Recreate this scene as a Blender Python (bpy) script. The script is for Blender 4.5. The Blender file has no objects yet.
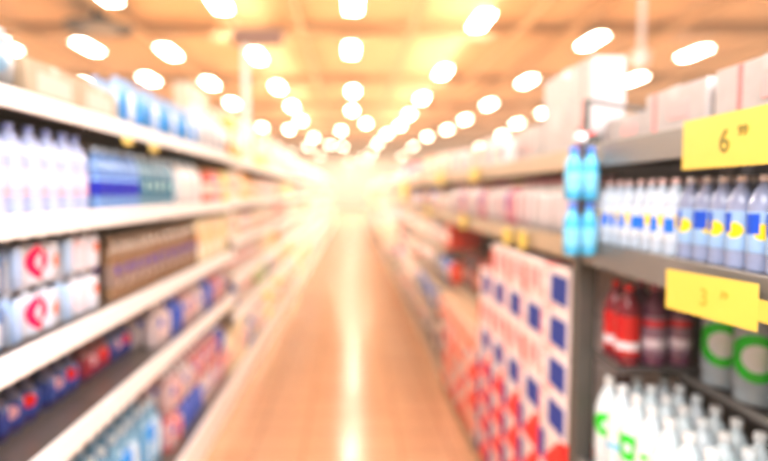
import bpy, bmesh, math, random
from mathutils import Vector, Matrix
R = random.Random(11)
scn = bpy.context.scene
C = scn.collection
PI = math.pi
# ------------------------------------------------------------------ camera
F = 560.0; VX = 352.0; VY = 193.0; EYE = 1.6
PITCH = math.atan((230.5 - VY) / F)
cp, sp = math.cos(PITCH), math.sin(PITCH)
cam = bpy.data.cameras.new('camera'); camo = bpy.data.objects.new('camera', cam); C.objects.link(camo)
camo.location = (0, 0, EYE); camo.rotation_euler = (PI/2 - PITCH, 0, 0)
cam.sensor_width = 36; cam.lens = F / 768 * 36; cam.shift_x = (384 - VX) / 768
cam.clip_start = 0.02; cam.clip_end = 300
cam.dof.use_dof = True; cam.dof.focus_distance = 0.75
cam.dof.aperture_fstop = (cam.lens/1000) / 0.0215; cam.dof.aperture_blades = 0
scn.camera = camo
def Yof(px, X, z=1.4):
    d = F * X / (px - VX); return (d - (EYE - z) * sp) / cp
def at_h(px, py, z):
    D = EYE - z; d = F * D / cp / (py - VY)
    return Vector(((px - VX) * d / F, (d - D * sp) / cp, z))
# ------------------------------------------------------------------ materials
MC = {}
def nt(name):
    m = bpy.data.materials.new(name); m.use_nodes = True
    t = m.node_tree; b = t.nodes['Principled BSDF']
    return m, t, b
def mat(name, col, rough=.5, var=.12, scale=9.0, metal=0, trans=0, bump=0, coat=0):
    if name in MC: return MC[name]
    m, t, b = nt(name)
    tc = t.nodes.new('ShaderNodeTexCoord'); n = t.nodes.new('ShaderNodeTexNoise'); n.inputs['Scale'].default_value = scale
    n.inputs['Detail'].default_value = 2
    t.links.new(tc.outputs['Object'], n.inputs['Vector'])
    mx = t.nodes.new('ShaderNodeMix'); mx.data_type = 'RGBA'
    mx.inputs[6].default_value = (*[c*(1-var) for c in col], 1); mx.inputs[7].default_value = (*[min(1, c*(1+var)) for c in col], 1)
    t.links.new(n.outputs['Fac'], mx.inputs[0]); t.links.new(mx.outputs[2], b.inputs['Base Color'])
    b.inputs['Roughness'].default_value = rough; b.inputs['Metallic'].default_value = metal
    b.inputs['Transmission Weight'].default_value = trans
    b.inputs['Coat Weight'].default_value = coat
    if bump:
        bp = t.nodes.new('ShaderNodeBump'); bp.inputs['Strength'].default_value = bump
        t.links.new(n.outputs['Fac'], bp.inputs['Height']); t.links.new(bp.outputs[0], b.inputs['Normal'])
    MC[name] = m; return m
def math_(t, op, a, b=None):
    n = t.nodes.new('ShaderNodeMath'); n.operation = op
    for i, v in enumerate((a, b)):
        if v is None: continue
        if isinstance(v, (int, float)): n.inputs[i].default_value = v
        else: t.links.new(v, n.inputs[i])
    return n.outputs[0]
def rich(c, k=1.35, v=.86):
    g = sum(c)/3
    return tuple(max(.01, min(.95, (g + (a-g)*k)*v)) for a in c)
def print_mat(name, base, marks, rough=.35):
    """printed wrapper: marks = list of (kind, colour, cy, cz, r, r2) laid out in the object's own y-z plane"""
    base = rich(base)
    if name in MC: return MC[name]
    m, t, b = nt(name)
    tc = t.nodes.new('ShaderNodeTexCoord'); s = t.nodes.new('ShaderNodeSeparateXYZ'); t.links.new(tc.outputs['Object'], s.inputs[0])
    n = t.nodes.new('ShaderNodeTexNoise'); n.inputs['Scale'].default_value = 25; t.links.new(tc.outputs['Object'], n.inputs['Vector'])
    mx = t.nodes.new('ShaderNodeMix'); mx.data_type = 'RGBA'
    mx.inputs[6].default_value = (*[c*.85 for c in base], 1); mx.inputs[7].default_value = (*[min(1, c*1.1) for c in base], 1)
    t.links.new(n.outputs['Fac'], mx.inputs[0]); cur = mx.outputs[2]
    for k, col, cy, cz, r, r2 in marks:
        y = math_(t, 'SUBTRACT', s.outputs[1], cy); z = math_(t, 'SUBTRACT', s.outputs[2], cz)
        if k in ('ring', 'dot'):
            d = math_(t, 'SQRT', math_(t, 'ADD', math_(t, 'MULTIPLY', y, y), math_(t, 'MULTIPLY', z, z)))
            f = math_(t, 'LESS_THAN', d, r)
            if k == 'ring': f = math_(t, 'MULTIPLY', f, math_(t, 'GREATER_THAN', d, r2))
        elif k == 'rect':
            f = math_(t, 'MULTIPLY', math_(t, 'LESS_THAN', math_(t, 'ABSOLUTE', y), r), math_(t, 'LESS_THAN', math_(t, 'ABSOLUTE', z), r2))
        elif k == 'diag':   # everything below a slanted line
            f = math_(t, 'LESS_THAN', math_(t, 'ADD', z, math_(t, 'MULTIPLY', y, r2)), r)
        mm = t.nodes.new('ShaderNodeMix'); mm.data_type = 'RGBA'; t.links.new(f, mm.inputs[0]); t.links.new(cur, mm.inputs[6])
        mm.inputs[7].default_value = (*rich(col, 1.4, .95), 1); cur = mm.outputs[2]
    t.links.new(cur, b.inputs['Base Color']); b.inputs['Roughness'].default_value = rough
    MC[name] = m; return m
def emis(name, col, st):
    m, t, b = nt(name)
    b.inputs['Base Color'].default_value = (.9, .9, .9, 1)
    b.inputs['Emission Color'].default_value = (*col, 1); b.inputs['Emission Strength'].default_value = st
    # prismatic diffuser: faint variation across the lens
    tc = t.nodes.new('ShaderNodeTexCoord'); w = t.nodes.new('ShaderNodeTexNoise'); w.inputs['Scale'].default_value = 3
    t.links.new(tc.outputs['Object'], w.inputs['Vector'])
    t.links.new(math_(t, 'MULTIPLY', math_(t, 'ADD', w.outputs['Fac'], .5), st), b.inputs['Emission Strength'])
    return m
# ------------------------------------------------------------------ mesh helpers
def box(bm, x0, x1, y0, y1, z0, z1, mi=0, bev=0):
    r = bmesh.ops.create_cube(bm, size=1.0)
    vs = r['verts']
    for v in vs:
        v.co = Vector((x0 + (v.co.x + .5) * (x1 - x0), y0 + (v.co.y + .5) * (y1 - y0), z0 + (v.co.z + .5) * (z1 - z0)))
    fs = set(f for v in vs for f in v.link_faces)
    for f in fs: f.material_index = mi
    if bev:
        es = list(set(e for v in vs for e in v.link_edges))
        r2 = bmesh.ops.bevel(bm, geom=es, offset=bev, segments=2, affect='EDGES', profile=.6)
        for f in r2['faces']: f.material_index = mi; f.smooth = True
def lathe(bm, prof, n=14, cx=0, cy=0, mi=0, sq=0):
    rings = []
    for (r, z) in prof:
        ring = []
        for i in range(n):
            a = 2*PI*i/n + PI/n
            rr = r
            if sq: rr = r * (1 + sq * (1/max(abs(math.cos(a)), abs(math.sin(a))) - 1))
            ring.append(bm.verts.new((cx + rr*math.cos(a), cy + rr*math.sin(a), z)))
        rings.append(ring)
    for a, b in zip(rings, rings[1:]):
        for i in range(n):
            f = bm.faces.new((a[i], a[(i+1) % n], b[(i+1) % n], b[i])); f.smooth = True; f.material_index = mi
    for ring, rev in ((rings[0], True), (rings[-1], False)):
        f = bm.faces.new(ring[::-1] if rev else ring); f.material_index = mi
def tube(bm, a, b, r, n=8, mi=0):
    a = Vector(a); b = Vector(b); d = b - a; q = d.to_track_quat('Z', 'Y').to_matrix()
    ra = [bm.verts.new(a + q @ Vector((r*math.cos(2*PI*i/n), r*math.sin(2*PI*i/n), 0))) for i in range(n)]
    rb = [bm.verts.new(v.co + d) for v in ra]
    for i in range(n):
        f = bm.faces.new((ra[i], ra[(i+1) % n], rb[(i+1) % n], rb[i])); f.smooth = True; f.material_index = mi
    bm.faces.new(ra[::-1]).material_index = mi; bm.faces.new(rb).material_index = mi
def obj(name, bm, mats, parent=None, loc=(0, 0, 0)):
    me = bpy.data.meshes.new(name); bm.normal_update(); bm.to_mesh(me); bm.free()
    for m in (mats if isinstance(mats, (list, tuple)) else [mats]): me.materials.append(m)
    o = bpy.data.objects.new(name, me); C.objects.link(o); o.location = loc
    if parent: o.parent = parent
    return o
def NB(): return bmesh.new()
def tag(o, label, cat, group=None, kind=None):
    o['label'] = label; o['category'] = cat
    if group: o['group'] = group
    elif 'group' in o: del o['group']
    if kind: o['kind'] = kind
    return o
def thing(name, loc=(0, 0, 0)):
    o = bpy.data.objects.new(name, None); C.objects.link(o); o.location = loc; o.empty_display_size = .05
    return o
def struct(name, bm, m): o = obj(name, bm, m); o['kind'] = 'structure'; return o
KIDS = {}
def kids(o):
    return KIDS.get(o.name, [])
def reg(o):   # remember children of a prototype so copies never search the file
    KIDS[o.name] = [c for c in bpy.data.objects if c.parent == o]
    for c in KIDS[o.name]: reg(c)
    return o
def dup(src, loc, rz=0, sc=None, seen_proto=set()):
    if src.name not in KIDS: reg(src)
    if src.name not in seen_proto:
        seen_proto.add(src.name); r = src
    else:
        r = src.copy(); C.objects.link(r)
        for c in kids(src):
            k = c.copy(); C.objects.link(k); k.parent = r
            for g in kids(c):
                h = g.copy(); C.objects.link(h); h.parent = k
    r.location = loc; r.rotation_euler = (0, 0, rz)
    if sc: r.scale = sc
    return r
ORD = ['first', 'second', 'third', 'fourth', 'fifth', 'sixth', 'seventh', 'eighth', 'ninth', 'tenth', 'eleventh', 'twelfth', 'thirteenth',
       'fourteenth', 'fifteenth', 'sixteenth', 'seventeenth', 'eighteenth', 'nineteenth', 'twentieth', 'twenty-first', 'twenty-second', 'twenty-third', 'twenty-fourth',
       'twenty-fifth', 'twenty-sixth', 'twenty-seventh', 'twenty-eighth', 'twenty-ninth', 'thirtieth']
# palette
WHITE = (.86, .86, .88)
m_shelf = mat('white_enamel', (.95, .95, .94), .3, .04)
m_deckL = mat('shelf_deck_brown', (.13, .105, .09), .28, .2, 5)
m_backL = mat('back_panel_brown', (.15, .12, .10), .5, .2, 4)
m_steel = mat('grey_shelf_steel', (.25, .24, .225), .35, .1, 6, metal=.3)
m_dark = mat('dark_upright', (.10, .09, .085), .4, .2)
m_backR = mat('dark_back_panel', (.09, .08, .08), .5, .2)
m_warm_rail = mat('tan_price_rail', (.50, .38, .25), .4, .1)  # same rail as the near unit, with warm light put into its colour
m_yel = mat('yellow_card', (.80, .60, .10), .5, .04)
m_ink = mat('faded_ink', (.22, .20, .04), .6, .1)
m_ink2 = mat('pale_amber_ink', (.62, .42, .05), .6, .1)

# ------------------------------------------------------------------ setting
def floor_mat():
    m, t, b = nt('polished_orange_floor')
    tc = t.nodes.new('ShaderNodeTexCoord')
    br = t.nodes.new('ShaderNodeTexBrick'); br.offset = 0; br.inputs['Scale'].default_value = 1
    br.inputs['Brick Width'].default_value = .305; br.inputs['Row Height'].default_value = .305; br.inputs['Mortar Size'].default_value = .004
    br.inputs['Color1'].default_value = (.76, .44, .25, 1); br.inputs['Color2'].default_value = (.715, .41, .23, 1); br.inputs['Mortar'].default_value = (.40, .20, .10, 1)
    t.links.new(tc.outputs['Object'], br.inputs['Vector'])
    n = t.nodes.new('ShaderNodeTexNoise'); n.inputs['Scale'].default_value = 2.5; t.links.new(tc.outputs['Object'], n.inputs['Vector'])
    t.links.new(br.outputs['Color'], b.inputs['Base Color'])
    mr = t.nodes.new('ShaderNodeMapRange'); mr.inputs[3].default_value = .12; mr.inputs[4].default_value = .23
    t.links.new(n.outputs['Fac'], mr.inputs[0]); t.links.new(mr.outputs[0], b.inputs['Roughness'])
    bp = t.nodes.new('ShaderNodeBump'); bp.inputs['Strength'].default_value = .02; t.links.new(n.outputs['Fac'], bp.inputs['Height'])
    t.links.new(bp.outputs[0], b.inputs['Normal'])
    return m
XW = 24.0; YE = 66.0; YB = -6.0; ZC = 5.7
bm = NB(); box(bm, -XW, XW, YB, YE, -.1, 0); struct('floor', bm, floor_mat())
m_ceil = mat('warm_deck_ceiling', (.66, .43, .22), .7, .16, .5)
bm = NB(); box(bm, -XW, XW, YB, YE, ZC + .02, ZC + .15)
struct('ceiling', bm, m_ceil)
m_beam = mat('ceiling_beam_paint', (.50, .31, .15), .6, .08, 2)
k = 1
for y in [8, 14, 20, 26, 32, 38, 44, 50, 58]:
    bm = NB(); box(bm, -XW, XW, y-.14, y+.14, ZC-.25, ZC+.02); box(bm, -XW, XW, y-.22, y+.22, ZC-.27, ZC-.25)
    struct('trim_%d' % k, bm, m_beam); k += 1
for x in [-10.5, -7.8, -5.0, -2.6, -1.2, 1.4, 3.9, 5.1, 7.4, 10.6]:
    bm = NB(); box(bm, x-.06, x+.06, YB, YE, ZC-.42, ZC-.27)
    struct('trim_%d' % k, bm, m_beam); k += 1
m_wall = mat('cream_wall', (.93, .86, .74), .7, .05, .4)
bm = NB(); box(bm, -XW-.15, -XW, YB, YE, 0, ZC); struct('wall_left', bm, m_wall)
bm = NB(); box(bm, XW, XW+.15, YB, YE, 0, ZC); struct('wall_right', bm, m_wall)
bm = NB(); box(bm, -XW, XW, YE, YE+.15, 0, ZC); struct('wall_back', bm, m_wall)

# ------------------------------------------------------------------ product prototypes
def bottle_proto(name, h, r, bodycol, capcol, labcol, marks=(), trans=.35, squat=0, lab=(.22, .55), key=''):
    root = thing(name)
    mb = mat('plastic_%s%s' % (name, key), rich(bodycol, 1.5, .85), .12, .08, 20, trans=trans*.35)
    bm = NB()
    prof = [(r*.86, 0), (r*.98, h*.015), (r, h*.04), (r*.95, h*.10), (r, h*.16), (r, h*.64), (r*.97, h*.70), (r*.80, h*.78), (r*.52, h*.86), (r*.33, h*.90), (r*.31, h*.935)]
    lathe(bm, prof, 16); obj('body', bm, mb, root)
    bm = NB(); lathe(bm, [(r*.36, h*.93), (r*.37, h*.94), (r*.37, h*.99), (r*.33, h)], 12); obj('cap', bm, mat('cap_%s%s' % (name, key), rich(capcol, 1.3, .85), .35, .05), root)
    bm = NB(); z0, z1 = h*lab[0], h*lab[1]
    lathe(bm, [(r*1.015, z0), (r*1.02, z0+.002), (r*1.02, z1-.002), (r*1.015, z1)], 16)
    obj('label', bm, print_mat('print_%s%s' % (name, key), labcol, list(marks)), root)
    return root
def jug_proto(name, h, w, col, capcol, labcol, key=''):
    root = thing(name)
    bm = NB(); lathe(bm, [(w*.44, 0), (w*.5, .01), (w*.5, h*.58), (w*.44, h*.68), (w*.26, h*.84), (w*.15, h*.9), (w*.15, h*.95)], 16, sq=.55)
    obj('body', bm, mat('jug_plastic'+key, col, .3, .05, trans=.15), root)
    bm = NB(); pts = [(w*.18, 0, h*.84), (w*.42, 0, h*.86), (w*.56, 0, h*.76), (w*.57, 0, h*.6), (w*.46, 0, h*.52)]
    for a, b in zip(pts, pts[1:]): tube(bm, a, b, w*.06)
    obj('handle', bm, mat('jug_plastic'+key, col, .3), root)
    bm = NB(); lathe(bm, [(w*.19, h*.94), (w*.19, h*.995), (w*.17, h)], 14); obj('cap', bm, mat('jug_cap'+key, capcol, .4), root)
    bm = NB(); box(bm, -w*.515, w*.515, -w*.34, w*.34, h*.15, h*.5, bev=.004); obj('label', bm, print_mat('jug_label'+key, labcol, [('dot', (.85, .3, .3), 0, h*.34, w*.18, 0)]), root)
    return root
def pack_proto(name, nx, ny, h, r, bodycol, capcol, filmcol, marks, key='', band=(.12, .72)):
    """bottles bound together in printed film, centred in y, front face at x=0 growing to +x"""
    root = thing(name)
    bm0 = None
    for i in range(nx):
        for j in range(ny):
            bm = NB()
            lathe(bm, [(r*.85, 0), (r*.98, h*.03), (r*.98, h*.6), (r*.72, h*.76), (r*.32, h*.88), (r*.32, h*.92)], 12, (i + .5) * 2*r, (j - ny/2 + .5) * 2*r, 0)
            lathe(bm, [(r*.40, h*.92), (r*.40, h)], 10, (i + .5) * 2*r, (j - ny/2 + .5) * 2*r, 1)
            obj('bottle', bm, [mat('pack_plastic'+key, rich(bodycol, 1.5, .85), .15, .1, trans=.25), mat('pack_cap'+key, capcol, .4)], root)
    bm = NB(); e = .004
    W, D = ny*r + e, nx*r + e; cx = nx*r; out = []
    N = ny*8; Q = nx*8
    def dent(t, cnt): return r*.5*(abs(math.cos(t*cnt*PI/2*1.0)) if cnt % 2 == 0 else abs(math.sin(t*cnt*PI/2)) if False else 1-abs(math.cos((t+1)/2*cnt*PI+PI/2)))
    for i in range(N): t = -1+2*i/N; out.append((-D+dent(t, ny)*(1 if abs(t) < .999 else .6), t*W))
    for i in range(Q): t = -1+2*i/Q; out.append((t*D, W-dent(t, nx)))
    for i in range(N): t = 1-2*i/N; out.append((D-dent(t, ny), t*W))
    for i in range(Q): t = 1-2*i/Q; out.append((t*D, -W+dent(t, nx)))
    rings = []
    for sc_, zf in ((.93, band[0]), (1, band[0]+.06), (1, band[1]-.12), (.95, band[1]-.03), (.85, band[1])):
        rings.append([bm.verts.new((cx + a*sc_, b*sc_, h*zf)) for a, b in out])
    for ra, rb in zip(rings, rings[1:]):
        for i in range(len(out)):
            f = bm.faces.new((ra[i], ra[i-1], rb[i-1], rb[i])); f.smooth = True
    bm.faces.new(rings[0]); bm.faces.new(rings[-1][::-1])
    bmesh.ops.recalc_face_normals(bm, faces=bm.faces[:])
    obj('film_wrap', bm, print_mat('film_print'+key, filmcol, marks, .2), root)
    return root
def carton_proto(name, d, w, h, base, marks, tape=None, key='', rough=.5, panel=None):
    """front face at x=0, depth d towards +x, centred in y"""
    root = thing(name)
    bm = NB(); box(bm, 0, d, -w/2, w/2, 0, h, bev=.005)
    obj('board', bm, print_mat('board_print'+key, base, marks, rough), root)
    bm = NB(); box(bm, -.001, d+.001, -.022, .022, h-.03, h+.0012); 
    obj('tape', bm, mat('tape'+key, tape or [c*.92 for c in base], .3, .03), root)
    if panel:
        col, y0, y1, z0, z1 = panel
        bm = NB(); box(bm, -.0025, .001, y0, y1, z0, z1); obj('print_panel', bm, mat('panel'+key, col, .45, .1), root)
    return root
def pillow(bm, sx, sy, sz, n=9):
    bmesh.ops.create_grid(bm, x_segments=n, y_segments=n, size=.5)
    top = list(bm.verts)
    def prof(v): 
        a = max(0, 1-(2*v.co.x)**2); b = max(0, 1-(2*v.co.y)**2); return (a*b)**.38
    low = {}
    for v in top:
        p = prof(v); co = v.co.copy()
        v.co = Vector((p*sx/2, co.x*sy, (co.y+.5)*sz))
        low[v] = bm.verts.new((-p*sx/2, co.x*sy, (co.y+.5)*sz))
    for f in list(bm.faces):
        f.smooth = True; g = bm.faces.new([low[v] for v in f.verts][::-1]); g.smooth = True
    bmesh.ops.remove_doubles(bm, verts=bm.verts[:], dist=1e-5)
def bag_proto(name, sx, sy, sz, col, marks, key=''):
    root = thing(name)
    bm = NB(); pillow(bm, sx, sy, sz); obj('pouch', bm, print_mat('bag_print'+key, col, marks, .25), root)
    bm = NB(); box(bm, -.002, .002, -sy*.49, sy*.49, sz-.012, sz+.012); obj('seal', bm, mat('bag_seal'+key, [c*.9 for c in col], .3), root)
    return root

# ------------------------------------------------------------------ shelving
def shelf_unit(side, y0, y1, shelves, depth, face, label, group=None, kick=.21, top=1.9, deckmat=None, railmat=None, backmat=None, skip=()):
    """side -1 left, +1 right; shelves = list of (top z, lip height, set-back, depth)"""
    root = thing('shelf_unit', (side*face, (y0+y1)/2, 0))
    L = (y1-y0); s = side
    def bx(bm, a, b, c, d, e, f, **k):
        xa, xb = sorted((s*a, s*b)); box(bm, xa, xb, c, d, e, f, **k)
    bm = NB(); bx(bm, depth, depth+.02, -L/2, L/2, 0, top); obj('back_panel', bm, backmat, root)
    for e in (-1, 1):
        bm = NB(); yy = e*(L/2-.016)
        bx(bm, depth-.04, depth-.002, yy-.015, yy+.015, 0, top)
        obj('upright', bm, deckmat, root)
    if kick:
        bm = NB(); bx(bm, 0, .02, -L/2+.002, L/2-.002, .0, kick, bev=.004); obj('kick_plate', bm, railmat, root)
        bm = NB(); bx(bm, .021, depth-.045, -L/2+.002, L/2-.002, kick-.03, kick-.008); obj('base_deck', bm, deckmat, root)
    for (z, lip, sb, dd) in shelves:
        bm = NB(); bx(bm, sb+.012, min(dd, depth-.045), -L/2+.003, L/2-.003, z-.03, z); 
        sh = obj('shelf', bm, deckmat, root)
        bm = NB(); bx(bm, sb-.004, sb+.011, -L/2+.002, L/2-.002, z-lip, z+.004, bev=.003); obj('price_rail', bm, railmat, sh)
        for e in (-1, 1):
            bm = NB(); yy = e*(L/2-.02); bx(bm, max(.06, sb+.02), depth-.045, yy-.004, yy+.004, z-.058, z-.031)
            obj('bracket', bm, deckmat, sh)
    tag(root, label, 'shelf', group); return root
FL = .89; FR = .76
TL = 1.873; S2 = 1.54; S3 = 1.175; S4 = .847
near = [(TL, .052, 0, .5), (S2, .062, 0, .5), (S3, .07, 0, .5), (S4, .078, 0, .5)]
YL = [.9, 2.0, 3.1, 4.2]
for i in range(3):
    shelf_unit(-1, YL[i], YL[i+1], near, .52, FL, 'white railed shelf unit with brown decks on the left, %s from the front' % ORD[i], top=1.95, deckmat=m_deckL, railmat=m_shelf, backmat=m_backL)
farL = [(1.86, .055, 0, .48), (1.55, .06, 0, .48), (1.25, .06, 0, .48), (.975, .08, 0, .48), (.69, .08, 0, .48)]
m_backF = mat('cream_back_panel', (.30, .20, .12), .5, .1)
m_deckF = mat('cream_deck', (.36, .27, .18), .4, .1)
BAYS = [4.2 + 1.2*i for i in range(22)]
for i, y in enumerate(BAYS[:-1]):
    shelf_unit(-1, y+.001, y+1.199, farL, .5, FL, 'white shelf unit with cream back panel on the left, %s from the front' % ORD[i+3], top=1.9, deckmat=m_deckF, railmat=m_shelf, backmat=m_backF)
# right
TR = 1.748; R2 = 1.444; RB = 1.055; RC = .711
YP = 1.86
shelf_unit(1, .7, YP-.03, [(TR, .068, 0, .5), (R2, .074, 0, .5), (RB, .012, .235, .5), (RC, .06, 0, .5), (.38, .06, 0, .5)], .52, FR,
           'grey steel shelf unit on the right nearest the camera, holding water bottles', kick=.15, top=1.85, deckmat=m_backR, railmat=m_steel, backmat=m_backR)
shelf_unit(1, YP+.035, 3.3, [(TR, .068, 0, .5), (R2, .074, 0, .5)], .52, FR, 'tan railed shelf unit on the right above the tall can case stack', kick=0, top=1.85, deckmat=m_backR, railmat=m_warm_rail, backmat=m_backR)
shelf_unit(1, 3.302, 4.6, [(TR, .068, 0, .5), (R2, .074, 0, .5), (.86, .02, .12, .5)], .52, FR, 'tan railed shelf unit on the right above the low carton stack', kick=0, top=1.85, deckmat=m_backR, railmat=m_warm_rail, backmat=m_backR)
BR = [4.6 + 1.2*i for i in range(22)]
farR = [(TR, .06, 0, .48), (R2, .06, 0, .48), (1.13, .04, 0, .48), (.80, .04, 0, .48), (.47, .04, 0, .48)]
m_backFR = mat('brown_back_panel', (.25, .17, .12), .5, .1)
for i, y in enumerate(BR[:-1]):
    shelf_unit(1, y+.001, y+1.199, farR, .5, FR, 'brown backed shelf unit on the right, %s from the front' % ORD[i+3], kick=.12, top=1.8, deckmat=m_backFR if i < 4 else m_deckF, railmat=m_warm_rail, backmat=m_backFR if i < 4 else m_backF)
# dark post between first and second right units
post = thing('upright_post', (FR, YP, 0))
bm = NB(); box(bm, -.012, .05, -.028, .028, 0, 1.79, bev=.003); box(bm, .0, .018, -.008, .008, 1.79, 1.905); obj('column', bm, mat('post_steel', (.10, .095, .085), .4, .15, 12, metal=.2), post)
bm = NB()
for i in range(66): box(bm, -.0135, -.0118, -.006, .006, .05+i*.026, .064+i*.026)
obj('slot_row', bm, m_dark, post)
bm = NB(); box(bm, -.02, .07, -.0285, .0285, 1.44, 1.475, bev=.004); obj('bracket', bm, m_dark, post)
tag(post, 'dark slotted steel post between the two nearest right shelf units', 'post')
bm = NB(); tube(bm, (0, 0, 0), (.33, .02, -.052), .007)
o = obj('crossbar', bm, m_dark, None, (FR+.02, YP, 1.905-.004)); 
tag(o, 'thin dark bar running back from the top of the slotted post', 'bar')

# ------------------------------------------------------------------ LEFT near products
def row(proto, n, ys, x, z, lab, cat, grp, ordpos='%s from the front', jit=.004, rz=0):
    for i, y in enumerate(ys):
        o = dup(proto, (x + R.uniform(-jit, jit), y, z), rz + (0 if rz is None else 0))
        tag(o, lab + ', ' + (ordpos % ORD[i]), cat, grp)
def frange(a, b, st):
    o = []; 
    while a < b - 1e-6: o.append(a); a += st
    return o
zz = .0008
# second tier: pink-white bottles
p = bottle_proto('milk_bottle', .252, .042, (.62, .68, .88), (.38, .45, .80), (.80, .76, .90), [('rect', (.88, .58, .68), 0, .065, .05, .010)], .1, lab=(.2, .5), key='a')
for r_, w in ((0, 'front'), (1, 'back')):
    row(p, 0, frange(1.0, 2.0, .092), -.945-.1*r_, S2+zz, 'white bottle with pink label, %s row, upper left shelf' % w, 'bottle', 'white bottles with pink labels')
p = bottle_proto('water_bottle', .225, .036, (.30, .42, .66), (.75, .85, .95), (.01, .06, .42), [('rect', (.4, .6, .85), 0, .11, .05, .006)], .25, key='blue')
for r_, w in ((0, 'front'), (1, 'back')):
    row(p, 0, frange(2.05, 2.44, .086), -.94-.09*r_, S2+zz, 'water bottle with navy label, %s row, upper left shelf' % w, 'bottle', 'navy labelled bottles')
p = bottle_proto('juice_bottle', .22, .036, (.25, .36, .42), (.85, .9, .9), (.02, .16, .24), [('dot', (.7, .9, .85), 0, .09, .018, 0)], .25, key='teal')
for r_, w in ((0, 'front'), (1, 'back')):
    row(p, 0, frange(2.48, 2.9, .088), -.94-.09*r_, S2+zz, 'bottle with teal label, %s row, upper left shelf' % w, 'bottle', 'teal labelled bottles')
p = jug_proto('drink_jug', .245, .13, (.88, .86, .84), (.2, .5, .7), (.75, .85, .88), key='w')
row(p, 0, frange(3.06, 3.5, .15), -.975, S2+zz, 'white handled jug on the upper left shelf', 'jug', 'white jugs', rz=PI/2)
for i, (c, nm) in enumerate([((.85, .25, .22), 'red'), ((.9, .55, .5), 'salmon'), ((.8, .25, .45), 'magenta'), ((.9, .75, .3), 'yellow'), ((.6, .75, .3), 'green')]):
    p = bottle_proto('juice_bottle', .215, .045, c, (.9, .5, .2), (.95, .85, .75), [('dot', c, 0, .08, .02, 0)], .15, key='j%d' % i)
    o = dup(p, (-.95, 3.62+.115*i, S2+zz)); tag(o, '%s juice bottle near the far end of the upper left shelf' % nm, 'bottle')
# top tier
p = bag_proto('snack_bag', .13, .24, .17, (.52, .56, .60), [('dot', (.3, .45, .6), 0, .08, .04, 0)], key='cl')
for i, y in enumerate([1.22, 1.49]):
    o = dup(p, (-.98, y, TL+.004)); tag(o, 'puffy pale bag on the top left shelf, %s from the front' % ORD[i], 'bag', 'pale bags')
p = carton_proto('carton', .22, .30, .12, (.52, .42, .32), [('rect', (.62, .56, .5), 0, .06, .10, .03)], key='beige')
for i, y in enumerate([1.80, 2.12]):
    o = dup(p, (-.94, y, TL+zz), PI); tag(o, 'low beige carton on the top left shelf, %s from the front' % ORD[i], 'carton', 'beige cartons')
p = pack_proto('bottle_pack', 2, 3, .20, .042, (.60, .74, .86), (.3, .5, .8), (.14, .42, .82), [('rect', (.75, .84, .92), 0.01, .08, .03, .1), ('rect', (.05, .3, .8), .07, .07, .03, .06), ('rect', (.1, .4, .85), -.07, .06, .02, .05)], key='top')
for i, y in enumerate([2.42, 2.70, 2.98, 3.26]):
    o = dup(p, (-.93, y, TL+zz), PI); tag(o, 'blue film pack of water bottles, %s along the top left shelf' % ORD[i], 'bottle pack', 'blue packs on the top shelf')
p = jug_proto('water_jug', .27, .16, (.70, .72, .76), (.8, .85, .9), (.9, .9, .92), key='t')
for i, y in enumerate([3.52, 3.71, 3.9, 4.09]):
    o = dup(p, (-.99, y, TL+zz), PI/2); tag(o, 'large white jug on the top left shelf, %s from the front' % ORD[i], 'jug', 'white jugs on top')
# third tier: packs with pink ring, two layers
p = pack_proto('bottle_pack', 2, 3, .148, .044, (.78, .83, .92), (.9, .9, .95), (.80, .84, .93),
   [('ring', (.92, .08, .20), -.01, .072, .052, .026), ('dot', (.95, .25, .05), -.10, .065, .022, 0), ('rect', (.55, .68, .9), .11, .05, .02, .1)], key='ring', band=(.04, .86))
pd = pack_proto('bottle_pack', 2, 3, .148, .044, (.2, .3, .5), (.2, .3, .7), (.25, .35, .60), [('dot', (.8, .1, .2), .03, .07, .03, 0), ('rect', (.75, .8, .9), -.08, .05, .03, .03)], key='dk', band=(.04, .86))
pw = pack_proto('bottle_pack', 2, 3, .148, .044, (.82, .86, .94), (.9, .9, .95), (.86, .87, .94),
   [('dot', (.95, .22, .08), -.09, .08, .018, 0), ('dot', (.92, .75, .8), .03, .07, .04, 0), ('rect', (.6, .74, .94), .11, .05, .02, .1)], key='wht', band=(.04, .86))
ORL = ['lower', 'upper']
for l in range(2):
    o = dup(pd, (-.93, 1.08, S3+zz+l*.1495), PI); tag(o, 'dark blue bottle pack, %s layer, first on the middle left shelf' % ORL[l], 'bottle pack')
    o = dup(pd, (-.93, 1.36, S3+zz+l*.1495), PI); tag(o, 'dark blue bottle pack, %s layer, second on the middle left shelf' % ORL[l], 'bottle pack')
    o = dup(p, (-.93, 1.64 + .01*l, S3+zz+l*.1495), PI); tag(o, 'white bottle pack with red ring, %s layer of the middle left shelf' % ORL[l], 'bottle pack')
    o = dup(pw, (-.93, 1.925 + .01*l, S3+zz+l*.1495), PI); tag(o, 'white bottle pack with orange spot, %s layer of the middle left shelf' % ORL[l], 'bottle pack')
p = bottle_proto('tea_bottle', .255, .036, (.30, .20, .14), (.5, .38, .28), (.30, .22, .19), [('dot', (.10, .06, .30), 0, .125, .022, 0), ('rect', (.7, .6, .5), 0, .07, .012, .01)], .25, key='tea')
for r_, w in ((0, 'front'), (1, 'back')):
    row(p, 0, frange(2.19, 3.3, .092), -.95-.09*r_, S3+zz, 'brown tea bottle with purple label, %s row, middle left shelf' % w, 'bottle', 'brown tea bottles')
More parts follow.
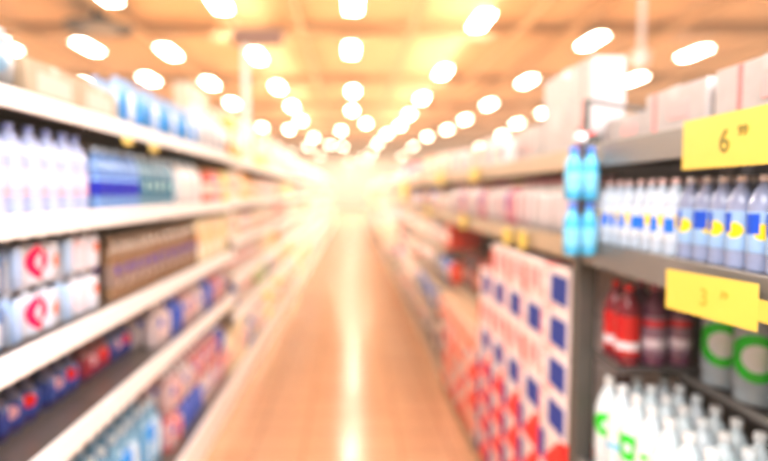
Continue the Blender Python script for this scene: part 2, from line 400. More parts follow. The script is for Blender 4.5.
for i, c in enumerate([(.85, .75, .5), (.88, .80, .62), (.85, .66, .4), (.9, .8, .7), (.8, .7, .35)]):
    p = carton_proto('drink_carton', .16, .15, .26, c, [('rect', (.92, .55, .3), 0, .15, .04, .03), ('dot', (.95, .93, .85), 0, .07, .04, 0)], key='dc%d' % i)
    o = dup(p, (-.93, 3.40+.165*i, S3+zz), PI); tag(o, 'tall cream and yellow drink carton, %s at the middle left shelf end' % ORD[i], 'carton', 'cream cartons')
# fourth tier: set back, blue / red packs
cols = [((.06, .12, .50), 'blue'), ((.60, .06, .10), 'red'), ((.07, .13, .52), 'blue'), ((.75, .72, .78), 'white'), ((.06, .1, .45), 'blue'), ((.7, .08, .12), 'red')]
seq = [(1.45, 0), (1.72, 4), (1.99, 2), (2.26, 1), (2.50, 0)]
P4 = {}
for k_, (c, nm) in enumerate(cols):
    if k_ in (3, 5): continue
    P4[k_] = pack_proto('bottle_pack', 3, 3, .165, .039, [.4*a+.2 for a in c], (.5, .5, .62), [.7*a+.03 for a in c], [('dot', (.78, .5, .55), .035, .075, .022, 0), ('dot', (.75, .1, .1), -.055, .08, .022, 0), ('rect', (.06, .04, .12), -.01, .02, .2, .012)], key='c4%d' % k_, band=(.05, .66))
cnt = {}
for i, (y, k_) in enumerate(seq):
    o = dup(P4[k_], (-1.04, y, S4+zz), PI); nm = cols[k_][1]
    tag(o, '%s bottle pack set back on the lower left shelf, %s from the front' % (nm, ORD[i]), 'bottle pack')
px4 = [((.90, .62, .60), 'pink'), ((.15, .2, .6), 'blue'), ((.92, .8, .78), 'white'), ((.85, .35, .35), 'red')]
PB = []
for k_, (c, nm) in enumerate(px4):
    PB.append(pack_proto('bottle_pack', 2, 2, .21, .05, c, (.9, .9, .9), (.93, .78, .76) if k_ != 1 else (.2, .28, .65), [('rect', c, 0, .1, .06, .035), ('dot', (.1, .15, .5), .06, .12, .025, 0)], key='p4%d' % k_))
for i, y in enumerate([2.76, 2.975, 3.19, 3.405, 3.62, 3.835, 4.05]):
    k_ = [2, 1, 0, 2, 1, 3, 0][i]
    o = dup(PB[k_], (-.93, y, S4+zz), PI); tag(o, '%s bottle pack on the lower left shelf, %s beyond the set-back packs' % (px4[k_][1], ORD[i]), 'bottle pack')
# base tier
p = pack_proto('bottle_pack', 2, 3, .34, .045, (.50, .74, .92), (.80, .90, .97), (.30, .60, .92), [('rect', (.80, .92, .98), .045, .2, .02, .3), ('rect', (.75, .88, .96), -.06, .15, .02, .3), ('dot', (.1, .35, .8), 0, .2, .05, 0)], key='bb')
for i, y in enumerate([1.3, 1.59, 1.88, 2.17, 2.46, 2.75]):
    o = dup(p, (-1.0, y, .203), PI); tag(o, 'tall sky blue water bottle pack on the left base shelf, %s from front' % ORD[i], 'bottle pack', 'blue packs on the base')
for i, y in enumerate([3.02, 3.235, 3.45, 3.665, 3.88, 4.09]):
    for l in range(2):
        k_ = R.choice([0, 1, 2, 3, 0, 2])
        o = dup(PB[k_], (-.96, y, .203+l*.2115), PI); tag(o, '%s bottle pack, %s layer, %s beyond the tall blue base packs' % (px4[k_][1], ORL[l], ORD[i]), 'bottle pack')

# ------------------------------------------------------------------ RIGHT near products
# top cartons
YA = lambda px, X, z: Yof(px, X, z)
def placed_carton(x0, y0, y1, z, d, h, marks, key, label, base=(.60, .56, .55)):
    o = carton_proto('carton', d, y1-y0, h, base, marks, key=key, panel=((.85, .42, .42), -.07, .02, h*.35, h*.65))
    o.location = (x0, (y0+y1)/2, z); tag(o, label, 'carton'); return o
pinkm = [('rect', (.85, .30, .30), .09, .06, .009, .2)]
placed_carton(.85, 1.36, 1.64, TR+zz, .30, .13, pinkm, 'ra', 'low white carton with pink print on the near right top shelf, second from the front')
placed_carton(.85, .98, 1.33, TR+zz, .30, .135, pinkm, 'rb', 'low white carton with pink print at the near right top shelf front')
placed_carton(.84, 1.99, 2.48, TR+zz, .12, .33, [('rect', (.9, .35, .35), -.16, .1, .010, .4), ('dot', (.93, .6, .6), .1, .15, .05, 0)], 'rc', 'tall white carton standing on the right top shelf behind the dark post')
placed_carton(.88, 1.68, 1.96, TR+zz, .22, .10, [], 'rd', 'small white carton on the right top shelf beside the dark post')
placed_carton(.86, 2.55, 2.95, TR+zz, .26, .17, pinkm, 're', 'white carton beyond the tall carton on the right top shelf')
# row A small bottles
pa = bottle_proto('water_bottle', .192, .0275, (.74, .82, .92), (.92, .70, .68), (.80, .87, .95), [('dot', (.95, .70, .06), -.006, .085, .014, 0), ('rect', (.05, .25, .80), .012, .075, .012, .018)], .3, lab=(.2, .62), key='ya')
pb = bottle_proto('water_bottle', .192, .0275, (.45, .50, .66), (.92, .88, .89), (.45, .62, .86), [('dot', (.95, .70, .06), -.002, .08, .016, 0), ('rect', (.04, .14, .55), .016, .095, .012, .02)], .3, lab=(.2, .62), key='yb')
capalt = [MC['cap_water_bottleya'], mat('cap_red', (.8, .12, .12), .35, .05), MC['cap_water_bottleya']]
for r_, w in ((0, 'front'), (1, 'second'), (2, 'third'), (3, 'back')):
    for nm_, pp, a, b in (('dark blue bottle with yellow dot', pb, .86, 1.36), ('pale bottle with blue and yellow label', pa, 1.385, 1.82)):
        for i, y in enumerate(frange(a, b, .058)):
            o = dup(pp, (.803+.062*r_ + R.uniform(-.003, .003), y, R2+zz)); o.rotation_euler.z = R.uniform(.3, 1.3)
            tag(o, '%s, %s row, upper right shelf, %s from the front' % (nm_, w, ORD[i]), 'bottle', 'small bottles with yellow dots')
# short shelf with dark red sodas by the post, big green ring bottles set back
bm = NB(); box(bm, .795, 1.025, 1.635, 1.80, 1.068, 1.08); box(bm, .79, .796, 1.635, 1.80, 1.06, 1.095)
o = obj('short_shelf', bm, m_backR); tag(o, 'short dark shelf carrying the red soda bottles beside the dark post', 'shelf')
pr = bottle_proto('soda_bottle', .245, .035, (.20, .05, .06), (.75, .08, .08), (.50, .06, .06), [('rect', (.75, .70, .74), 0, .062, .05, .013)], .2, lab=(.14, .62), key='red')
pm = bottle_proto('soda_bottle', .245, .035, (.17, .08, .12), (.50, .15, .2), (.30, .20, .26), [('rect', (.70, .62, .68), 0, .07, .05, .014), ('rect', (.5, .05, .08), 0, .13, .05, .01)], .2, lab=(.14, .62), key='mar')
for r_, w in ((0, 'front'), (1, 'back')):
    for i in range(3):
        red = i < 1
        o = dup(pr if red else pm, (.837+.078*i, 1.675+.08*r_, 1.0805)); o.rotation_euler.z = PI/2 + R.uniform(-.1, .1)
        tag(o, '%s soda bottle, %s row, %s from the aisle on the short shelf' % ('red labelled' if red else 'maroon', w, ORD[i]), 'bottle', 'sodas on the short shelf')
pg = bottle_proto('water_bottle', .28, .058, (.55, .62, .66), (.92, .93, .95), (.50, .58, .62), [('ring', (.06, .52, .02), 0, .125, .062, .036), ('dot', (.80, .86, .88), 0, .125, .036, 0)], .15, lab=(.15, .70), key='grn')
for i, y in enumerate([1.01, 1.15, 1.29, 1.43, 1.565]):
    o = dup(pg, (1.06, y, RB+zz)); tag(o, 'large bottle with green ring label set back on the right, %s from the front' % ORD[i], 'bottle', 'large green ring bottles')
    o.rotation_euler.z = .85
# row C front bottles with green emblems
pc = bottle_proto('water_bottle', .31, .040, (.80, .88, .92), (.93, .95, .96), (.80, .88, .92), [('ring', (.07, .55, .03), .004, .165, .038, .014)], .12, lab=(.2, .68), key='gc')
pc2 = bottle_proto('water_bottle', .31, .040, (.82, .89, .94), (.90, .95, .98), (.86, .92, .96), [('rect', (.35, .65, .88), 0, .13, .06, .010), ('dot', (.15, .6, .08), 0, .18, .011, 0)], .12, lab=(.2, .6), key='gb')
ysC = frange(.90, 1.80, .0835)
kC = [0, 0, 1, 0, 1, 0, 0, 1, 0, 1, 0, 0]
for r_, w in ((0, 'front'), (1, 'second'), (2, 'third')):
    for i, y in enumerate(ysC):
        g = kC[(i + r_*3) % 12] == 0
        o = dup(pc if g else pc2, (.816+.086*r_, y, RC+zz)); o.rotation_euler.z = R.uniform(.6, 1.15)
        tag(o, 'clear water bottle with %s label, %s row, %s from the front, lower right' % ('green' if g else 'pale blue', w, ORD[i]), 'bottle', 'clear bottles on the lower right shelf')
p = carton_proto('can_case', .38, .26, .135, (.55, .6, .65), [('rect', (.2, .5, .2), 0, .07, .07, .03)], key='low')
for i, y in enumerate([.87, 1.15, 1.43, 1.68]):
    for l in range(2):
        if l == 0: o = dup(p, (.79, y, .39-.0092+zz*0+.0)); o.location.z = .381
        else: o = dup(p, (.79, y, .5178))
        tag(o, 'grey case with green panel, %s layer, %s on the lowest right shelf' % (ORL[l], ORD[i]), 'can case')
# clip strip of blue packets hanging on the post
strip = thing('hanging_strip', (FR-.055, 1.755, 1.40))
bm = NB(); box(bm, -.001, .001, -.012, .012, 0, .38); obj('plastic_strip', bm, mat('strip_plastic', (.10, .13, .35), .3), strip)
bm = NB(); tube(bm, (0, 0, .38), (.05, 0, .385), .005); tube(bm, (0, 0, .34), (0, 0, .40), .007); obj('hook', bm, mat('hook_red', (.85, .08, .08), .3), strip)
bm = NB(); lathe(bm, [(.012, .355), (.018, .362), (.018, .378), (.012, .385)], 12, 0, -.015); obj('header_clip', bm, mat('clip_white', (.95, .92, .92), .3), strip)
tag(strip, 'clip strip with red hook hanging in front of the dark post', 'display strip')
pk = thing('hanging_bottle')
bm = NB(); lathe(bm, [(.018, 0), (.0245, .010), (.0245, .10), (.022, .118), (.013, .136), (.011, .150)], 14); obj('body', bm, mat('aqua_plastic', (.07, .42, .68), .25, .12), pk)
bm = NB(); lathe(bm, [(.013, .142), (.013, .162)], 12); obj('cap', bm, mat('deep_blue_cap', (.05, .18, .6), .3), pk)
bm = NB(); lathe(bm, [(.0248, .03), (.0252, .031), (.0252, .085), (.0248, .086)], 14); obj('label', bm, mat('aqua_label', (.20, .55, .76), .3, .2), pk)
for l in range(2):
    for j in range(2):
        o = dup(pk, (FR-.083 + .053*j, 1.722, 1.407+.170*(1-l)))
        tag(o, 'small aqua blue bottle on the clip strip, %s row, %s side' % (['upper', 'lower'][l], ['left', 'right'][j]), 'bottle')

# yellow price signs
def text_mesh(name, body, size, m, parent, loc):
    cu = bpy.data.curves.new(name, 'FONT'); cu.body = body; cu.size = size; cu.extrude = .0006; cu.resolution_u = 6
    to = bpy.data.objects.new('tmp', cu); C.objects.link(to)
    bpy.context.view_layer.update()
    me = bpy.data.meshes.new_from_object(to.evaluated_get(bpy.context.evaluated_depsgraph_get()))
    bpy.data.objects.remove(to); bpy.data.curves.remove(cu)
    me.materials.clear(); me.materials.append(m)
    # text lies in x-y facing +z: stand it up, facing -x with reading direction -y
    me.transform(Matrix(((0, 0, -1, 0), (-1, 0, 0, 0), (0, 1, 0, 0), (0, 0, 0, 1))))
    o = bpy.data.objects.new(name, me); C.objects.link(o); o.parent = parent; o.location = loc; return o
def sign(name, w, h, loc, txt, sup, ink, label, rx=0, rz=0, s=.075, ty=0):
    root = thing(name, loc); root.rotation_euler = (rx, 0, rz)
    bm = NB(); box(bm, -.001, .001, -w/2, w/2, -h/2, h/2, bev=.0004); obj('card', bm, m_yel, root)
    if txt: text_mesh('price_digit', txt, s, ink, root, (-.0022, ty+.02, -s*.36))
    if sup: text_mesh('price_cents', sup, s*.42, ink, root, (-.0022, ty-.035, s*.08))
    tag(root, label, 'price sign'); return root
# upper: px 683-768+, y 122..168
X1 = FR-.012
y_a = Yof(683, X1, 1.7); y_b = Yof(772, X1, 1.7)
sign('price_sign', y_a-y_b, .108, (X1, (y_a+y_b)/2, 1.706), '6', '99', m_ink, 'bright yellow price sign reading 6 99 on the near right top shelf rail', rx=-.0, s=.066, ty=-.012)
X2 = FR-.035
y_a = Yof(672, X2, 1.35); y_b = Yof(749, X2, 1.35)
sign('price_sign', (y_a-y_b)*1.0, .088, (X2, (y_a+y_b)/2, 1.388), '3', '79', m_ink2, 'pale yellow price sign hanging tilted from the second right shelf rail', rx=-.02, rz=.12, s=.05)
sign('price_sign', .035, .04, (FR-.02, .995, 1.387), '', '', m_ink2, 'small yellow shelf card at the right end of the second right rail')
# small yellow tags
def tags(name, lst, side, face):
    for i, (px, py, w, h, lb) in enumerate(lst):
        X = side*(face-.02); d = F*X/(px-VX); z = EYE-(py-VY)*d/F*cp; y = (d-(EYE-z)*sp)/cp
        root = thing('price_tag', (X, y, z)); W = w*d/F*d/abs(X)*.5 if False else w; H = h
        bm = NB(); box(bm, -.0015, .0015, -W/2, W/2, -H/2, H/2); bmesh.ops.bevel(bm, geom=[e for e in bm.edges if abs(e.verts[0].co.x-e.verts[1].co.x) > .001], offset=min(W, H)*.25, segments=3, affect='EDGES')
        obj('card', bm, m_yel, root)
        bm = NB(); box(bm, -.001, side*.019 if side > 0 else .001, -.006, .006, H/2-.01, H/2+.004) if side > 0 else box(bm, -.019, .001, -.006, .006, H/2-.01, H/2+.004)
        obj('clip', bm, mat('clear_clip', (.8, .8, .8), .2), root)
        tag(root, lb, 'price tag')
tags('r', [(507, 236, .14, .085, 'yellow price tag on the second right rail, left one of the close pair'),
           (522, 240, .12, .085, 'yellow price tag on the second right rail, right one of the close pair'),
           (463, 221, .20, .10, 'yellow price tag above the low carton stack on the right'),
           (428, 212, .26, .10, 'small yellow price tag hanging just beyond the low carton stack'),
           (440, 178, .4, .12, 'yellow price tag on the right top rail further down the aisle'),
           (474, 175, .26, .08, 'yellow price tag on the right top rail above the low cartons'),
           (404, 190, .8, .30, 'large yellow price card far down the right side')], 1, FR)
tags('l', [(128, 141, .10, .032, 'round yellow tag under the left top rail, nearer of the pair'),
           (154, 148, .11, .034, 'round yellow tag under the left top rail, farther of the pair')], -1, FL)

# tall case stack beyond the post
def case_proto(key, base, marks, panel):
    root = thing('can_case')
    bm = NB(); box(bm, 0, .40, -.132, .132, 0, .155, bev=.011); obj('board', bm, print_mat('case_print'+key, base, marks, .4), root)
    if panel:
        bm = NB(); box(bm, -.002, .001, *panel[1]); obj('print_panel', bm, mat('case_panel'+key, [a*.75 for a in panel[0]], .7, .05), root)
    bm = NB(); box(bm, .15, .25, -.134, -.131, .07, .10); obj('hand_slot', bm, mat('slot_dark', (.2, .1, .1), .6), root)
    return root
cA = case_proto('A', (.97, .86, .84), [('rect', (.85, .30, .30), .06, .150, .05, .006), ('rect', (.8, .05, .1), .118, .07, .016, .05), ('dot', (.97, .94, .94), .08, .08, .03, 0)], ((.01, .05, .42), (-.128, .03, .022, .125)))
cB = case_proto('B', (.93, .82, .80), [('diag', (.82, .02, .02), 0, .085, .0, .8)], ((.01, .05, .42), (.06, .13, .015, .13)))
cD = case_proto('D', (.95, .80, .77), [('rect', (.8, .1, .1), .09, .06, .03, .06)], ((.88, .45, .45), (-.1, .0, .04, .12)))
bm = NB()
for i in range(7): box(bm, 0, .42, i*.19, i*.19+.12, .06, .08)
for i in range(3): box(bm, i*.18, i*.18+.06, 0, 1.26, 0, .06)
o = obj('pallet', bm, mat('pallet_wood', (.35, .24, .15), .7, .3, 15), None, (FR-.015, 1.925, 0)); tag(o, 'dark wooden pallet under the tall stack of can cases', 'pallet')
for rr in range(8):
    for cc in range(5):
        if rr == 7 and cc == 4: continue
        pr_ = cD if (rr == 7 or (rr == 5)) and cc > 0 else (cA if rr >= 4 else cB)
        o = dup(pr_, (FR-.012, 2.055 + cc*.269, .081+rr*.1565)) if cc < 5 else None
        tag(o, 'red, white and blue can case, %s layer up, %s from the post' % (ORD[rr], ORD[cc]), 'can case', 'can cases in the tall stack')
# low carton stack
bm = NB()
for i in range(7): box(bm, 0, .42, i*.185, i*.185+.12, .06, .08)
for i in range(3): box(bm, i*.18, i*.18+.06, 0, 1.23, 0, .06)
o = obj('pallet', bm, MC['pallet_wood'], None, (FR-.015, 3.35, 0)); tag(o, 'dark wooden pallet under the low stack of cartons', 'pallet')
lowP = [carton_proto('snack_carton', .40, .30, .17, (.92, .72, .66), [('diag', (.85, .14, .08), 0, .07, 0, .6), ('rect', (.08, .1, .4), .1, .13, .03, .02)], key='lo1'),
        carton_proto('snack_carton', .40, .30, .17, (.90, .62, .52), [('rect', (.85, .2, .12), 0, .05, .12, .03)], key='lo2')]
for rr in range(4):
    for cc in range(4):
        o = dup(lowP[0] if rr < 3 and (rr+cc) % 3 else lowP[1], (FR-.012, 3.50+cc*.305, .081+rr*.172))
        tag(o, 'red and pink snack carton, %s layer up, %s along the low stack' % (ORD[rr], ORD[cc]), 'carton', 'cartons in the low stack')
bm = NB(); box(bm, 0, .40, -.6, .6, 0, .006); 
for a in ((0, .012, -.6, .6), (.388, .40, -.6, .6), (.012, .388, -.6, -.588), (.012, .388, .588, .6)): box(bm, a[0], a[1], a[2], a[3], .006, .04)
o = obj('cardboard_tray', bm, mat('tray_card', (.80, .55, .36), .6), None, (FR-.01, 3.95, .772)); tag(o, 'open cardboard tray lying on top of the low carton stack', 'tray')
# brown bottles on recessed shelf above the low stack
pbz = [bottle_proto('sauce_bottle', .26, .04, (.18, .07, .04), (.6, .1, .08), (.45, .14, .09), [('rect', (.7, .5, .4), 0, .1, .05, .012)], .1, key='br'),
       bottle_proto('sauce_bottle', .30, .04, (.12, .08, .09), (.5, .2, .1), (.25, .16, .2), [('dot', (.7, .3, .2), 0, .12, .02, 0)], .1, key='bs')]
for r_, w in ((0, 'front'), (1, 'back')):
    for i, y in enumerate(frange(3.38, 4.55, .088)):
        o = dup(pbz[(i//3+r_) % 2], (.93+.09*r_, y, .86+zz)); tag(o, 'dark brown sauce bottle, %s row, %s above the low carton stack' % (w, ORD[i]), 'bottle', 'brown sauce bottles')
# packs on row A of second/third right units and on top
pinkP = [pack_proto('drink_pack', 2, 2, .215, .045, (.92, .75, .74), (.9, .5, .5), (.93, .80, .80), [('dot', (.9, .45, .45), 0, .1, .035, 0)], key='pp0'),
         pack_proto('drink_pack', 2, 2, .215, .045, (.93, .86, .84), (.85, .3, .35), (.94, .86, .85), [('rect', (.85, .35, .45), 0, .1, .03, .03)], key='pp1'),
         pack_proto('drink_pack', 2, 2, .215, .045, (.85, .4, .45), (.9, .8, .4), (.90, .62, .62), [('rect', (.12, .14, .5), .05, .12, .02, .05)], key='pp2')]
nmP = ['pink', 'white', 'rosy']
for i, y in enumerate(frange(2.03, 4.5, .196)):
    if abs(y-3.3) < .09: continue
    k_ = [0, 1, 1, 0, 2, 0, 1, 2, 0, 1, 2, 0, 1][i % 13]
    o = dup(pinkP[k_], (FR+.03, y, R2+zz)); tag(o, '%s drink pack on the upper right shelf, %s beyond the dark post' % (nmP[k_], ORD[i]), 'drink pack')
for i, y in enumerate(frange(3.10, 4.5, .3)):
    if abs(y-3.3) < .01: continue
    k_ = i % 3
    o = carton_proto('carton', .25, .26, [.12, .17, .14][k_], [(.93, .86, .82), (.93, .80, .76), (.9, .75, .6)][k_], [('rect', (.85, .4, .35), 0, .07, .05, .02), ('rect', (.1, .12, .5), -.08, .07, .015, .05)], key='rt%d' % i)
    o.location = (FR+.05, y, TR+zz); tag(o, 'pale carton on the right top shelf, %s beyond the tall white carton' % ORD[i+1], 'carton')

# ------------------------------------------------------------------ products further down the aisle
FAR = {}
PAL = {'white': (.93, .88, .84), 'cream': (.92, .80, .60), 'pale pink': (.93, .70, .66), 'red': (.80, .14, .10), 'orange': (.92, .45, .12), 'yellow': (.93, .72, .10), 'blue': (.12, .2, .55), 'dark': (.10, .07, .10), 'green': (.45, .6, .2), 'magenta': (.8, .15, .35)}
def far_proto(kind, colname):
    key = (kind, colname)
    if key in FAR: return FAR[key]
    c = PAL[colname]; alt = (.93, .86, .76) if colname not in ('white', 'cream') else (.88, .45, .38)
    bm = NB()
    if kind == 'carton':
        box(bm, 0, 1, -.5, .5, 0, 1, 0, bev=.02); box(bm, -.012, .01, -.36, .36, .3, .72, 1)
    elif kind == 'pouch':
        pillow(bm, .8, .96, .97, 6)
        for v in bm.verts: v.co.x += .45
        box(bm, .43, .47, -.47, .47, .96, 1.0, 1); box(bm, .02, .06, -.2, .2, .35, .6, 1)
    elif kind == 'bottle_group': pass
    elif kind == 'bottle':
        lathe(bm, [(.42, 0), (.46, .03), (.46, .6), (.32, .75), (.16, .86), (.15, .92)], 12, .47); lathe(bm, [(.19, .92), (.19, 1)], 10, .47, 0, 1); lathe(bm, [(.468, .2), (.468, .52)], 12, .47, 0, 1)
    elif kind == 'canister':
        lathe(bm, [(.45, 0), (.46, .02), (.46, .86), (.44, .88)], 14, .47); lathe(bm, [(.47, .88), (.47, .98), (.45, 1)], 14, .47, 0, 1); lathe(bm, [(.467, .25), (.467, .6)], 14, .47, 0, 1)
    elif kind == 'jug':
        lathe(bm, [(.42, 0), (.46, .02), (.46, .58), (.38, .70), (.18, .88), (.17, .93)], 16, .47, sq=.5); lathe(bm, [(.21, .92), (.21, 1)], 10, .47, 0, 1)
        box(bm, .38, .56, -.5, -.36, .45, .8, 0, bev=.03); box(bm, -.005, .03, -.3, .3, .15, .45, 1)
    o = obj(kind, bm, [mat('far_%s' % colname.replace(' ', '_'), rich(c, 1.35, .9), .4, .1, 12), mat('far_alt_%s' % colname.replace(' ', '_'), alt, .4, .08, 12)])
    FAR[key] = o; return o
KN = ['carton', 'pouch', 'bottle', 'canister', 'jug']
TIER = ['base', 'lowest', 'second', 'third', 'fourth', 'top']
def fill(side, face, bays, tiers, weights_fn):
    for bi, y0 in enumerate(bays[:-1]):
        mid = y0 < 9.2
        n = 5 if y0 < 9.2 else 3
        zone = 'partway down' if mid else 'far down'
        for ti, (z, gap) in enumerate(tiers):
            kind = R.choice(KN); pal = weights_fn(y0, ti)
            cn = R.choice(pal)
            for j in range(n):
                if R.random() < .35: kind = R.choice(KN)
                if R.random() < .5: cn = R.choice(pal)
                w = 1.16/n
                hh = min(gap*R.uniform(.62, .93), .42)
                if kind in ('bottle', 'canister', 'jug'): ww = min(w*.97, hh*.75)
                else: ww = w*.95
                dd = ww if kind in ('bottle', 'canister', 'jug') else .28
                p = far_proto(kind, cn)
                o = dup(p, (side*(face+.05), y0+.02+w*(j+.5), z+.001), 0 if side > 0 else PI, (dd, ww, hh))
                sd = 'left' if side < 0 else 'right'
                tag(o, '%s %s on the %s shelf, %s the %s side of the aisle' % (cn, kind, TIER[ti], zone, sd), kind, '%s %ss, %s shelf, %s %s' % (cn, kind, TIER[ti], zone, sd))
def wl(y, ti):
    return ['white', 'cream', 'pale pink', 'cream', 'white', 'yellow', 'orange', 'pale pink', 'white', 'green' if y < 7 else 'cream', 'red' if y < 12 else 'pale pink', 'blue' if y < 6 and ti < 2 else 'white']
def wr(y, ti):
    if ti >= 3: return ['white', 'pale pink', 'cream', 'yellow', 'red', 'pale pink', 'magenta', 'white', 'blue' if y < 10 else 'pale pink', 'orange']
    return ['pale pink', 'dark', 'blue', 'red', 'white', 'pale pink', 'dark' if y < 14 else 'orange', 'orange', 'white', 'red', 'white', 'dark' if y < 8 else 'yellow']
fill(-1, FL, BAYS, [(.205, .38), (.69, .22), (.975, .21), (1.25, .24), (1.55, .25), (1.86, .45)], wl)
fill(1, FR, BR, [(.115, .29), (.47, .27), (.80, .27), (1.13, .24), (R2, .22), (TR, .28)], wr)
# overstock cartons on the far left top
# (behind the front row of products)
ov = carton_proto('overstock_carton', .2, .56, .52, (.80, .68, .55), [('rect', (.85, .45, .3), 0, .26, .15, .06)], key='ov')
for i, y in enumerate([4.55+.6*j for j in range(8)]):
    o = dup(ov, (-FL-.33, y, 1.8615), PI); tag(o, 'tall cream overstock carton atop the left shelves behind the products, %s from the front' % ORD[i], 'carton', 'overstock cartons')
    o.location.x = -FL-.335; o.location.z = 1.866; o.scale = (.59, 1, [1.1, .9, 1.05, .8][i % 4])

# ------------------------------------------------------------------ hanging things
# aisle marker on the left
mk = thing('aisle_marker', (-FL-.10, 4.235, 1.861)); 
PX = 249; 
bm = NB(); box(bm, -.03, .03, -.012, .012, 0, 1.17, bev=.003); obj('pole', bm, mat('marker_white', (.93, .9, .85), .4, .04), mk)
bm = NB(); box(bm, -.12, .36, -.02, .02, 1.13, 1.28, bev=.006); obj('board', bm, mat('marker_board', (.30, .17, .12), .5, .1), mk)
mk.location = (at_h(249, 130, 2.0).x, at_h(249, 130, 2.0).y, 0)
tag(mk, 'white pole with a brownish board rising above the left shelves', 'aisle marker')
d_ = 4.6; X_ = (249-VX)*d_/F
mk.location = (-1.01, 5.4, 1.862)
# dome camera on a pole at right
p0 = at_h(641, 60, 2.98)
dm = thing('dome_camera', (p0.x, p0.y, 2.9))
bm = NB(); tube(bm, (0, 0, .14), (0, 0, ZC-2.9), .03, 12); obj('pole', bm, m_shelf, dm)
bm = NB(); bmesh.ops.create_uvsphere(bm, u_segments=20, v_segments=12, radius=.085)
for v in bm.verts: v.co.z += .07
for f in bm.faces: f.smooth = True
obj('dome', bm, m_shelf, dm)
bm = NB(); lathe(bm, [(.05, .12), (.095, .125), (.095, .15), (.04, .17)], 18); obj('mount_ring', bm, m_shelf, dm)
tag(dm, 'white dome on a long ceiling pole above the right shelves', 'camera')
# grey round ceiling diffuser at left
p0 = at_h(100, 29, 5.25)
vt = thing('ceiling_vent', p0)
bm = NB(); lathe(bm, [(.70, 0), (.74, .05), (.55, .12), (.3, .14)], 28); obj('rim', bm, mat('vent_grey', (.03, .03, .035), .5, .1), vt)
bm = NB(); lathe(bm, [(.36, -.03), (.40, -.015), (.40, -.002)], 24); obj('louvre', bm, mat('vent_light', (.35, .32, .30), .5), vt)
bm = NB(); tube(bm, (0, 0, .14), (0, 0, ZC-5.25), .16, 14); obj('duct', bm, MC['vent_grey'], vt)
tag(vt, 'grey round ceiling vent between the lights on the left', 'ceiling vent')

# lights: hung fixtures
ZL = 5.2
m_em = {}
def lightcol(y):
    t_ = min(1, max(0, (y-8)/22)); 
    return (1, .93-.06*t_, .82-.16*t_)
LP = [(353, 4, 'centre'), (351, 51, 'centre'), (353, 92, 'centre'), (352, 111, 'centre'), (366, 124, 'centre'), (341, 131, 'centre'), (330, 145, 'centre'), (343, 147, 'centre'), (362, 158, 'centre'), (350, 167, 'centre'),
      (481, 22, 'inner right'), (443, 73, 'inner right'), (422, 99, 'inner right'), (409, 115, 'inner right'), (400, 126, 'inner right'), (387, 134, 'inner right'), (378, 143, 'inner right'), (372, 152, 'inner right'), (367, 161, 'inner right'),
      (592, 42, 'middle right'), (527, 82, 'middle right'), (489, 105, 'middle right'), (465, 120, 'middle right'), (447, 130, 'middle right'), (427, 137, 'middle right'), (413, 147, 'middle right'), (402, 156, 'middle right'),
      (694, 54, 'outer right'), (634, 80, 'outer right'), (544, 113, 'outer right'), (517, 124, 'outer right'), (502, 135, 'outer right'), (533, 139, 'outer right'), (507, 150, 'outer right'), (480, 147, 'outer right'), (440, 158, 'outer right'),
      (218, 3, 'inner left'), (257, 57, 'inner left'), (278, 88, 'inner left'), (292, 107, 'inner left'), (301, 121, 'inner left'), (289, 130, 'inner left'), (308, 147, 'inner left'), (320, 156, 'inner left'), (314, 138, 'inner left'),
      (102, -6, 'middle left'), (169, 53, 'middle left'), (210, 84, 'middle left'), (232, 104, 'middle left'), (213, 117, 'middle left'), (262, 128, 'middle left'), (270, 143, 'middle left'), (290, 152, 'middle left'),
      (88, 48, 'outer left'), (149, 80, 'outer left'), (3, 47, 'outer left'), (87, 85, 'outer left'), (170, 112, 'outer left'), (200, 130, 'outer left')]
cntL = {}
LM = {}
EM = 26.0
LP2 = []
for px, py, rw in LP:
    P = at_h(px, py, ZL)
    if P.y > YE-1.5: P.y = YE-1.5
    LP2.append((P, rw))
LP2.sort(key=lambda a: (a[1], a[0].y))
m_house = mat('fixture_white', (.88, .84, .78), .4, .03)
def fixture(y):
    b = min(4, int(y/12))
    if b in LM: return LM[b]
    root = thing('ceiling_light')
    bm = NB(); box(bm, -.17, .17, -.62, .62, .03, .10, bev=.01); obj('housing', bm, m_house, root)
    bm = NB(); box(bm, -.155, .155, -.60, .60, .0, .031, bev=.008); obj('diffuser', bm, emis('diffuser_glow_%d' % b, lightcol(b*12+6), EM), root)
    for e in (-.5, .5):
        bm = NB(); tube(bm, (0, e, .10), (0, e, ZC-ZL), .006, 6); obj('suspension_rod', bm, m_house, root)
    root.scale = (.9, .88, 1); LM[b] = root; return root
for P, rw in LP2:
    i = cntL.get(rw, 0); cntL[rw] = i+1
    o = dup(fixture(P.y), (P.x, P.y, ZL)); tag(o, 'long glowing ceiling light in the %s row, %s from the camera' % (rw, ORD[i]), 'ceiling light', 'ceiling lights')

# ------------------------------------------------------------------ lamps and world
UPW = 2500; DNW = 45; SDW = 850
def area(name, loc, sx, sy, col, pw, rot=(0, 0, 0)):
    l = bpy.data.lights.new(name, 'AREA'); l.shape = 'RECTANGLE'; l.size = sx; l.size_y = sy; l.color = col; l.energy = pw
    o = bpy.data.objects.new(name, l); C.objects.link(o); o.location = loc; o.rotation_euler = rot; return o
def point(name, loc, col, pw, rad=.4):
    l = bpy.data.lights.new(name, 'POINT'); l.color = col; l.energy = pw; l.shadow_soft_size = rad
    o = bpy.data.objects.new(name, l); C.objects.link(o); o.location = loc; return o
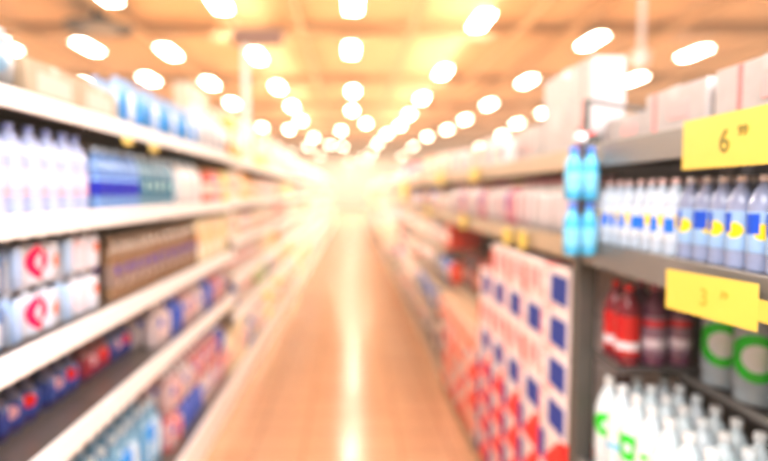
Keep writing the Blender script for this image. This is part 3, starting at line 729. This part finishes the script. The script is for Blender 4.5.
# added upward area lamps, not part of the fixtures, brighten the ceiling deck
area('ceiling_wash', (0, 33, 4.7), 12, 62, (1, .80, .50), UPW*.32, (PI, 0, 0))
for sx in (-1, 1): area('ceiling_wash', (sx*14.5, 33, 4.7), 16, 62, (1, .92, .80), UPW*.33, (PI, 0, 0))
for y in (16, 34, 52):
    area('aisle_downlight', (0, y, 5.1), .25, 15, (1, .88, .72), DNW)  # added strip lamps for floor light and the central streak
for sx in (-1, 1):
    for y in (14, 30):
        area('side_lamp', (sx*3.8, y, 5.0), .5, 15, (1, .89, .76), SDW, (0, sx*.9, 0))  # added lamps that lift the shelf fronts down the aisle
area('end_wall_lamp', (0, 61, 4.6), 16, 1.0, (1, .92, .78), 420, (.75, 0, 0))  # added lamp to brighten the end wall
area('far_downlight', (0, 50, 5.0), 8, 16, (1, .90, .76), 120)  # added wide lamp to brighten the floor at the far end
area('front_downlight', (1.3, -1.6, 4.2), 3.0, 2.4, (1, .98, 1), 270, (.40, .25, 0))  # added neutral lamps behind the camera, lifting the near shelves
area('front_downlight', (-1.5, -1.6, 4.2), 3.0, 2.4, (1, .98, .97), 190, (.45, -.25, 0))
w = bpy.data.worlds.new('world'); scn.world = w; w.use_nodes = True
bg = w.node_tree.nodes['Background']; NT = w.node_tree; bg.inputs[0].default_value = (.93, .96, 1, 1); bg.inputs[1].default_value = 1.25
# added glowing volume imitating a warm bloom veil that grows with distance
ab = NT.nodes.new('ShaderNodeVolumeAbsorption'); ab.inputs['Color'].default_value = (0, 0, 0, 1); ab.inputs['Density'].default_value = .012
ve = NT.nodes.new('ShaderNodeEmission'); ve.inputs['Color'].default_value = (1, .81, .62, 1); ve.inputs['Strength'].default_value = .0056
ad = NT.nodes.new('ShaderNodeAddShader'); NT.links.new(ab.outputs[0], ad.inputs[0]); NT.links.new(ve.outputs[0], ad.inputs[1])
NT.links.new(ad.outputs[0], NT.nodes['World Output'].inputs['Volume'])
# ------------------------------------------------------------------ look
scn.view_settings.view_transform = 'Standard'; scn.view_settings.look = 'None'
scn.view_settings.exposure = 0.88; scn.view_settings.gamma = 0.92
scn.cycles.use_denoising = True
scn.cycles.max_bounces = 6; scn.cycles.diffuse_bounces = 3; scn.cycles.glossy_bounces = 3; scn.cycles.transmission_bounces = 4
scn.cycles.sample_clamp_indirect = 6
